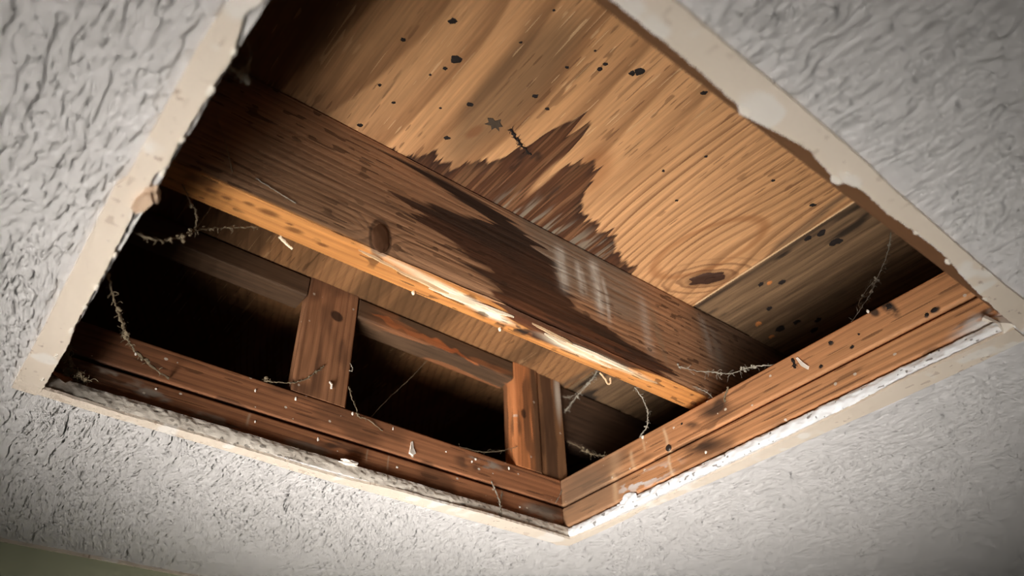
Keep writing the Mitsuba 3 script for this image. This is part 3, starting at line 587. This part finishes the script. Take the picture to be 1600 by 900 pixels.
tag(obj('knot', blob(jpt(0.645, -0.001, 1.318), JT * 0.025, JN * 0.006, (0, 0, 0.046), 9, 0.15, 3), 'm_jknot', JOIST), 'cracked knot at the lower edge')
def sliver(u0, u1, d0, d1, w, h, seed):
    n = 16; t = np.linspace(0, 1, n); q = np.random.default_rng(seed); wob = 0.004 * (meshkit.noise(np.stack([t * 5, 0 * t, 0 * t + seed], -1), seed) - 0.5)
    wd = w * np.sin(np.pi * np.clip(t, 0.02, 0.98)) ** 0.6; V = []
    for i in range(n):
        c = jpt(u0 + (u1 - u0) * t[i], d0 + (d1 - d0) * t[i] + wob[i], JZ0)
        hh = h * (0.4 + 0.6 * q.random()) * math.sin(math.pi * min(max(t[i], 0.03), 0.97)) ** 0.5
        V += [c - JN * wd[i] + [0, 0, 0.004], c - JN * wd[i] * 0.5 - [0, 0, hh], c + JN * wd[i] * 0.6 - [0, 0, hh * 0.7], c + JN * wd[i] + [0, 0, 0.004]]
    F = []
    for i in range(n - 1):
        for k in range(4):
            a, b = i * 4 + k, i * 4 + (k + 1) % 4; F += [[a, b, b + 4], [a, b + 4, a + 4]]
    F += [[0, 2, 1], [0, 3, 2], [4 * n - 4, 4 * n - 3, 4 * n - 2], [4 * n - 4, 4 * n - 2, 4 * n - 1]]
    m = trimesh.Trimesh(np.array(V), np.array(F), process=False); m.fix_normals(); return m
for i, a in enumerate(((0.70, 0.93, 0.030, 0.040, 0.006, 0.006), (0.82, 1.06, 0.044, 0.022, 0.009, 0.009), (0.93, 1.08, 0.030, 0.016, 0.005, 0.006), (1.20, 1.48, 0.030, 0.050, 0.008, 0.008), (1.28, 1.56, 0.024, 0.030, 0.007, 0.007), (1.42, 1.66, 0.040, 0.032, 0.005, 0.005), (0.60, 0.72, 0.020, 0.026, 0.004, 0.004), (1.14, 1.30, 0.012, 0.022, 0.004, 0.006))):
    obj('splinter', sliver(*a, 400 + i), 'm_fibre' if i in (0, 5, 6, 7) else 'm_pale', JOIST)
h1 = smooth_path([(0.425, 1.372, 1.272), (0.442, 1.375, 1.265), (0.455, 1.376, 1.259), (0.464, 1.376, 1.255)], 5)
obj('splinter', tube(h1, np.linspace(0.004, 0.0025, len(h1)), 6, 1, 0.6), 'm_pale', JOIST)
h3 = smooth_path([(1.470, 1.352, 1.270), (1.489, 1.351, 1.254), (1.503, 1.354, 1.242), (1.509, 1.348, 1.246), (1.506, 1.345, 1.260)], 6)
obj('splinter', tube(h3, 0.0028, 6, 2, 0.6), 'm_fibre', JOIST)
for u, d, r in ((0.795, 0.079, 0.005), (1.078, 0.078, 0.005)):
    obj('resin_bead', blob(jpt(u, d, JZ0 - 0.004), (r, 0, 0), (0, r, 0), (0, 0, r * 1.5), 3, 0.2, 2), 'm_pale', JOIST)
thing('bark_scrap', slab([(0.800, 1.030), (0.812, 1.022), (0.822, 1.026), (0.832, 1.012), (0.836, 1.022), (0.850, 1.028), (0.842, 1.036), (0.852, 1.046), (0.836, 1.042), (0.832, 1.055), (0.822, 1.044), (0.806, 1.050), (0.812, 1.040)], PZ - 0.003, PZ + 0.0005), 'm_bark', 'grey ragged bark scrap stuck to the plywood above the stain', 'bark scrap', smooth=False)
def fuzz(path, r, hairs, hl, seed, clump=(), n=5):
    """A dusty strand: a rough thread with side hairs and clumps; path is smoothed."""
    P = smooth_path(path, 9); q = np.random.default_rng(seed)
    P = P + (q.random(P.shape) - 0.5) * r * 1.6
    t = np.linspace(0, 1, len(P)); rad = 0.7 * r * (0.55 + 0.9 * meshkit.noise(np.stack([t * 14, 0 * t, 0 * t + seed], -1), seed))
    ms = [tube(P, rad, n, seed, 0.8)]
    for _ in range(hairs):
        i = q.integers(len(P) - 1); d = q.normal(size=3); d /= np.linalg.norm(d); L = hl * (0.3 + q.random())
        a = P[i]; ms.append(tube(smooth_path([a, a + d * L * 0.5 + q.normal(size=3) * L * 0.15, a + d * L + np.array([0, 0, -0.2 * L])], 3), r * 0.2, 3, 0, 0.3))
    for (k, cr) in clump:
        i = int(k * (len(P) - 1)); c = P[i]
        for _ in range(4): ms.append(blob(c + q.normal(size=3) * cr * 0.5, (cr * 0.7, 0, 0), (0, cr * 0.5, 0), (0, 0, cr * 0.6), int(q.integers(99)), 0.5))
    return cat(ms)
thing('lint_strand', fuzz([(0.872, 1.022, PZ - 0.002), (0.902, 1.035, PZ - 0.005), (0.933, 1.047, PZ - 0.005), (0.975, 1.059, PZ - 0.002)], 0.0040, 46, 0.014, 5), 'm_soot', 'dark fuzzy lint strand on the plywood leading into the stain', 'lint')

# ------------------------------------------------------------------ cobwebs, each a dusty strand with its side threads
def cobweb(strands, label, mat='m_web'):
    return thing('cobweb', cat([fuzz(p, r, h, hl, 900 + i * 7 + len(label), cl) for i, (p, r, h, hl, cl) in enumerate(strands)]), mat, label, 'cobweb', smooth=40)
V = 1.913
W1 = [(0.116, 1.450, 1.050), (0.153, 1.534, 1.059), (0.189, 1.610, 1.065), (0.215, 1.670, 1.072), (0.249, 1.750, 1.093), (0.307, 1.825, 1.110), (0.384, 1.912, 1.133)]
W1B = [(0.206, 1.650, 1.069), (0.208, 1.640, 1.050), (0.206, 1.630, 1.030)]
cobweb([(W1, 0.0036, 60, 0.014, ((0.52, 0.008), (0.25, 0.005), (0.8, 0.005))), (W1B, 0.0015, 16, 0.010, ())], 'thick dusty cobweb rope hanging by the left batten down to the left board')
cobweb([([(0.116, 1.285, 1.045), (0.155, 1.275, 1.040), (0.182, 1.291, 1.066), (0.210, 1.312, 1.104), (0.231, 1.329, 1.147), (0.277, 1.340, 1.191), (0.323, 1.354, 1.230), (0.372, 1.368, 1.271)], 0.0022, 46, 0.010, ((0.55, 0.006), (0.42, 0.007), (0.3, 0.004))),
        ([(0.231, 1.329, 1.147), (0.224, 1.310, 1.172), (0.206, 1.325, 1.215), (0.180, 1.340, 1.271)], 0.0020, 22, 0.010, ((0.6, 0.004),)), ([(0.231, 1.329, 1.147), (0.243, 1.345, 1.200), (0.258, 1.362, 1.271)], 0.0008, 4, 0.006, ())], 'branching cobweb slung under the left end of the big joist')
cobweb([([(0.816, 1.909, 1.339), (0.793, 1.908, 1.307), (0.764, 1.911, 1.272), (0.726, 1.913, 1.247), (0.676, 1.916, 1.232), (0.642, 1.917, 1.224)], 0.0024, 40, 0.010, ((0.95, 0.008), (0.2, 0.004)))], 'cobweb strand crossing the front of the lone wide stud')
cobweb([([(0.910, 1.913, 1.300), (0.929, 1.914, 1.259), (0.945, 1.912, 1.232), (0.956, 1.910, 1.205), (0.987, 1.910, 1.206), (1.044, 1.911, 1.184)], 0.0017, 26, 0.010, ((0.55, 0.005),))], 'thin cobweb from the lone wide stud down over the board on its right')
cobweb([([(1.257, 2.000, 1.590), (1.177, 1.985, 1.469), (1.093, 1.965, 1.354), (1.004, 1.935, 1.224)], 0.0011, 8, 0.006, ((0.02, 0.004),))], 'single fine web thread in the dark bay under the orange-patched batten', 'm_web')
cobweb([([(1.745, 1.256, 1.345), (1.770, 1.208, 1.314), (1.793, 1.154, 1.289), (1.801, 1.116, 1.267), (1.803, 1.070, 1.258), (1.806, 1.027, 1.250), (1.815, 0.964, 1.224)], 0.0020, 70, 0.018, ((0.0, 0.006), (0.7, 0.007), (0.82, 0.007), (0.4, 0.004))), ([(1.795, 1.255, 1.290), (1.804, 1.232, 1.268), (1.807, 1.213, 1.249), (1.806, 1.200, 1.224)], 0.0016, 20, 0.012, ())], 'pale fluffy cobweb where the big joist meets the right board', 'm_web_pale')
cobweb([([(1.620, 1.349, 1.270), (1.672, 1.367, 1.256), (1.719, 1.394, 1.244), (1.757, 1.430, 1.231), (1.785, 1.469, 1.229), (1.806, 1.516, 1.224)], 0.0022, 26, 0.010, ((0.75, 0.004),)), ([(1.725, 1.398, 1.242), (1.757, 1.420, 1.262), (1.790, 1.440, 1.270)], 0.0010, 10, 0.010, ())], 'curved cobweb hanging under the right end of the big joist', 'm_web_pale')
cobweb([([(2.126, 0.609, 1.668), (2.075, 0.633, 1.561), (2.016, 0.665, 1.464), (1.951, 0.677, 1.382), (1.880, 0.686, 1.307), (1.806, 0.708, 1.224)], 0.0014, 60, 0.016, ((0.45, 0.006), (0.6, 0.006), (0.12, 0.004))), ([(2.016, 0.665, 1.464), (1.985, 0.700, 1.42), (1.94, 0.72, 1.36), (1.88, 0.70, 1.30)], 0.0008, 40, 0.016, ((0.5, 0.005),))], 'wispy white cobweb from the dark deck boards down to the right board', 'm_web_pale')
cobweb([([(1.345, 1.917, 1.222), (1.440, 1.918, 1.231), (1.522, 1.916, 1.258), (1.598, 1.913, 1.296)], 0.0015, 26, 0.012, ())], 'sagging cobweb left of the paired studs above the board')
cobweb([([(1.860, 1.922, 1.400), (1.862, 1.868, 1.358), (1.845, 1.815, 1.308), (1.826, 1.749, 1.262), (1.806, 1.679, 1.224)], 0.0020, 60, 0.018, ((0.6, 0.008), (0.4, 0.006)))], 'fluffy cobweb in the dark corner right of the paired studs', 'm_web')
cobweb([([(1.868, 1.926, 1.540), (1.882, 1.875, 1.585), (1.900, 1.815, 1.625), (1.915, 1.770, 1.668)], 0.0026, 50, 0.018, ((0.4, 0.007), (0.7, 0.008))), ([(1.864, 1.926, 1.602), (1.900, 1.901, 1.615), (1.936, 1.808, 1.668)], 0.0016, 24, 0.014, ())], 'pale cobweb bundle up under the plywood right of the paired studs', 'm_web_pale')
cobweb([([jpt(0.192, -0.003, 1.463), jpt(0.220, -0.004, 1.408), jpt(0.243, -0.004, 1.358), jpt(0.262, -0.003, 1.311)], 0.0011, 10, 0.008, ())], 'faint web thread on the shaded left end of the big joist', 'm_web')
cobweb([([jpt(0.315, -0.003, 1.327), jpt(0.357, -0.004, 1.316), jpt(0.389, -0.004, 1.310), jpt(0.417, -0.003, 1.304)], 0.0012, 10, 0.006, ())], 'short pale web thread on the joist face left of its knot', 'm_web_pale')
cobweb([([(1.477, V, 1.130), (1.490, 1.906, 1.094), (1.500, 1.900, 1.056), (1.498, 1.893, 1.023), (1.501, 1.890, 0.994)], 0.0026, 14, 0.010, ((0.9, 0.005),)), ([(1.521, V, 1.100), (1.508, 1.905, 1.060), (1.498, 1.893, 1.020)], 0.0022, 8, 0.010, ())], 'forked pale strand over the grey plaster near the inner corner', 'm_web_pale')
cobweb([([(1.802, V, 1.182), (1.784, 1.911, 1.153), (1.766, V, 1.124)], 0.0013, 2, 0.004, ())], 'short straight white thread on the boards at the inner corner', 'm_web_pale')
cobweb([([(0.116, 0.823, 1.060), (0.140, 0.859, 1.098), (0.158, 0.898, 1.146), (0.160, 0.917, 1.212)], 0.0034, 40, 0.016, ((0.6, 0.008),)), ([(0.140, 0.859, 1.098), (0.150, 0.86, 1.16), (0.116, 0.85, 1.215)], 0.0016, 20, 0.016, ())], 'white cobweb tuft in the dark top left corner behind the batten', 'm_web_pale')
cobweb([([(0.118, 1.80, 1.10), (0.140, 1.86, 1.075), (0.17, 1.90, 1.062), (0.21, 1.911, 1.060)], 0.0040, 90, 0.020, ((0.3, 0.010), (0.6, 0.012), (0.9, 0.008)))], 'dusty grey web tangle in the far left corner of the hatch')
cobweb([([(0.905, 1.911, 1.385), (0.914, 1.909, 1.369), (0.912, 1.908, 1.356), (0.905, 1.909, 1.356)], 0.0016, 4, 0.004, ())], 'tiny curled thread on the right edge of the lone wide stud', 'm_web_pale')

# ------------------------------------------------------------------ flakes, scraps and nails on the framing
def flake(pts, nrm, th=0.003, curl=0.0):
    p = np.asarray(pts, float); nrm = np.asarray(nrm, float); n = len(p); c = p.mean(0); k = np.linspace(0, 1, n) * curl
    top = np.vstack([p + nrm * (th + k[:, None]), c + nrm * th * 1.6]); bot = np.vstack([p, c]); V_ = np.vstack([top, bot]); F = []
    for i in range(n):
        j = (i + 1) % n; F += [[i, j, n], [n + 1 + j, n + 1 + i, 2 * n + 1], [i, n + 1 + i, n + 1 + j], [i, n + 1 + j, j]]
    m = trimesh.Trimesh(V_, np.array(F), process=False); m.fix_normals(); return m
BY, RX = 1.9148, 1.8018
thing('paint_flake', flake([(1.152, BY, 1.180), (1.157, BY, 1.182), (1.161, BY, 1.160), (1.170, BY, 1.142), (1.160, BY, 1.132), (1.146, BY, 1.138), (1.149, BY, 1.155)], (0, -1, 0), 0.003, 0.006), 'm_flake', 'white pointed paint flake on the upper left-side board below the dark bay', 'paint flake')
thing('paint_flake', flake([(RX, 0.892, 1.202), (RX, 0.884, 1.200), (RX, 0.874, 1.178), (RX, 0.862, 1.158), (RX, 0.868, 1.150), (RX, 0.880, 1.166)], (-1, 0, 0), 0.004, 0.008), 'm_flake', 'pale curled paint flake on the upper right-side board', 'paint flake')
thing('lint_strand', fuzz([(RX - 0.002, 0.905, 1.205), (RX - 0.003, 0.900, 1.188), (RX - 0.002, 0.906, 1.176)], 0.004, 10, 0.008, 31), 'm_soot', 'dark lint just left of the pale curled flake on the right board', 'lint')
thing('lint_strand', fuzz([(1.801, 1.132, 1.226), (RX - 0.004, 1.142, 1.212), (RX - 0.005, 1.150, 1.198), (RX - 0.002, 1.158, 1.186)], 0.003, 8, 0.008, 32), 'm_web', 'curved greyish strand hanging over the right board below the joist end', 'lint')
thing('plaster_chip', blob((0.932, 1.893, 1.036), (0.030, 0, 0.001), (0, 0.010, 0), (0, 0, 0.009), 12, 0.5, 2), 'm_flake', 'white plaster chip resting on the grey plaster edge left of middle', 'plaster chip')
nail_at = lambda c, d, r: cat([blob(np.asarray(c) + np.asarray(d) * 0.003, np.cross(d, [0.3, 0.2, 1.0]) / np.linalg.norm(np.cross(d, [0.3, 0.2, 1.0])) * r, np.cross(d, np.cross(d, [0.3, 0.2, 1.0])) / np.linalg.norm(np.cross(d, np.cross(d, [0.3, 0.2, 1.0]))) * r, np.asarray(d) * 0.005, 4, 0.08, 2)])
obj('nail', nail_at((RX, 1.398, 1.132), (-1.0, 0, 0), 0.011), 'm_nail', 'trimmer_board_002')
for i, (v, h, r) in enumerate(((0.502, 1.134, 9), (0.523, 1.133, 6), (0.729, 1.150, 6), (0.781, 1.195, 7), (0.70, 1.175, 4), (0.83, 1.142, 6), (0.598, 1.208, 10), (1.33, 1.19, 5))):
    obj('dirt_spot', blob((RX, v, h), (0.003, 0, 0), (0, r * 0.0009, 0), (0, 0, r * 0.0008), 60 + i, 0.5), 'm_soot', 'trimmer_board_002')
for i, (v, h, r) in enumerate(((1.263, 1.061, 4), (0.655, 1.226, 4), (1.499, 1.216, 5))):
    obj('paint_drop', blob((RX, v, h), (0.003, 0, 0), (0, r * 0.001, 0), (0, 0, r * 0.0015), 70 + i, 0.3), 'm_flake', 'trimmer_board_002' if h > 1.11 else 'trimmer_board_003')
g = np.random.default_rng(15)
for i in range(16):
    u = g.uniform(0.25, 1.75); h = g.uniform(1.055, 1.215)
    if abs(h - GAPZ) < 0.012: continue
    obj('paint_drop', blob((u, BY, h), (g.uniform(0.002, 0.005), 0, 0), (0, 0.003, 0), (0, 0, g.uniform(0.002, 0.007)), 80 + i, 0.4), 'm_flake', 'trimmer_board' if h > GAPZ else 'trimmer_board_001')
obj('nail', tube([(0.846, 1.913, 1.293), (0.849, 1.905, 1.281), (0.851, 1.908, 1.268)], 0.0035, 7), 'm_flake', 'stud')
def crumple(pts, th, seed, lift):
    """A torn, crumpled scrap: a fan of folded facets around its middle, with thickness."""
    q = np.random.default_rng(seed); p = np.asarray(pts, float) + (q.random((len(pts), 3)) - 0.5) * th * 2
    return flake(p, np.asarray(lift, float), th, th * 2)
k = obj('torn_paper', cat([flake([(0.088, 1.150, 0.990), (0.098, 1.150, 0.984), (0.108, 1.128, 0.980), (0.114, 1.104, 0.985), (0.104, 1.090, 0.990), (0.094, 1.100, 0.992), (0.088, 1.125, 0.991)], (0, 0, -1.0), 0.006, 0.010), blob((0.108, 1.100, 0.992), (0.012, 0.004, 0), (0, 0.018, 0), (0, 0, 0.012), 33, 0.6, 2), blob((0.096, 1.132, 0.985), (0.006, 0, 0.003), (0.003, 0.018, 0), (0, 0, 0.008), 34, 0.6, 2)]), 'm_scrap', 'trim_1')
tag(k, 'torn crumpled paper tuft')
for i, (u, v, r) in enumerate(((1.052, 0.346, 14), (0.80, 0.352, 12), (1.435, 0.338, 8), (1.62, 0.350, 7), (1.30, 0.332, 6), (1.055, 0.325, 7))):
    obj('plaster_chip', blob((u, v, 0.989), (r * 0.0010, 0, 0), (0, r * 0.0005, 0), (0, 0, 0.004), 140 + i, 0.6, 2), 'm_flake', 'trim_2')
for i, (v, r) in enumerate(((0.742, 9), (0.83, 12), (0.95, 7), (1.04, 8), (1.30, 7), (1.42, 9), (1.50, 8), (1.60, 10), (1.72, 8), (1.84, 8))):
    obj('plaster_chip', blob((0.105, v, 0.990), (r * 0.0004, 0, 0), (0, r * 0.0010, 0), (0, 0, 0.004), 160 + i, 0.6, 2), 'm_flake', 'trim_1')
thing('paper_scrap', flake([(0.108, 1.80, 0.994), (0.150, 1.86, 1.010), (0.165, 1.895, 1.044), (0.140, 1.898, 1.050), (0.112, 1.86, 1.030)], (0.5, -0.5, -0.7), 0.004, 0.008), 'm_kraft', 'brown torn paper corner sticking out at the far left corner of the hatch', 'paper scrap')
thing('paper_scrap', flake([(1.792, 0.352, 1.000), (1.796, 0.385, 0.994), (1.770, 0.380, 1.010), (1.776, 0.400, 1.045), (1.796, 0.410, 1.050), (1.800, 0.372, 1.035)], (-0.6, 0.5, -0.6), 0.004, 0.010), 'm_flake', 'pale torn paper curl in the right corner of the hatch', 'paper scrap')
tag(obj('plaster_smear', blob((1.801, 1.590, 1.030), (0.007, 0, 0), (0, 0.034, 0.004), (0, 0, 0.020), 44, 0.5, 3), 'm_white', 'ceiling'), 'white plaster blob pressed over the lower board')

# ------------------------------------------------------------------ added, unseen light on its stand, behind the photographer's left
LIGHT = 'added_light'
def disc(c, r, thick, n=32):
    t = np.arange(n) / n * 2 * np.pi; q = np.cos(t)[:, None] * AX1 + np.sin(t)[:, None] * AX2
    V = np.vstack([c + r * q, c + r * q - thick * AX, [c], [c - thick * AX]]); i = np.arange(n); j = (i + 1) % n
    F = np.vstack([np.stack([i, j, n + j], -1), np.stack([i, n + j, n + i], -1), np.stack([np.full(n, 2 * n), j, i], -1), np.stack([np.full(n, 2 * n + 1), n + i, n + j], -1)])
    m = trimesh.Trimesh(V, F, process=False); m.fix_normals(); return m
obj('panel', disc(LAMP - AX * 0.05, LAMP_R + 0.06, 0.10), 'm_black', LIGHT)
for o in DIODE_AT: obj('diode', disc(o - AX * 0.02, 0.03, 0.03, 10), 'm_nail', LIGHT)
hub = LAMP - AX * 0.16; foot0 = np.array([hub[0], hub[1], -3.4])
obj('pole', tube([hub, hub - [0, 0, 0.3], foot0], 0.03, 14), 'm_black', LIGHT)
for i in range(3):
    a = i * 2.094 + 0.5
    obj('leg', tube([foot0 + [0, 0, 0.25], [hub[0] + 0.9 * math.cos(a), hub[1] + 0.9 * math.sin(a), -EYE / S + 0.02]], 0.024, 12), 'm_black', LIGHT)
tag(LIGHT, 'added unseen black round light on a tripod aimed up at the hatch', 'work light')
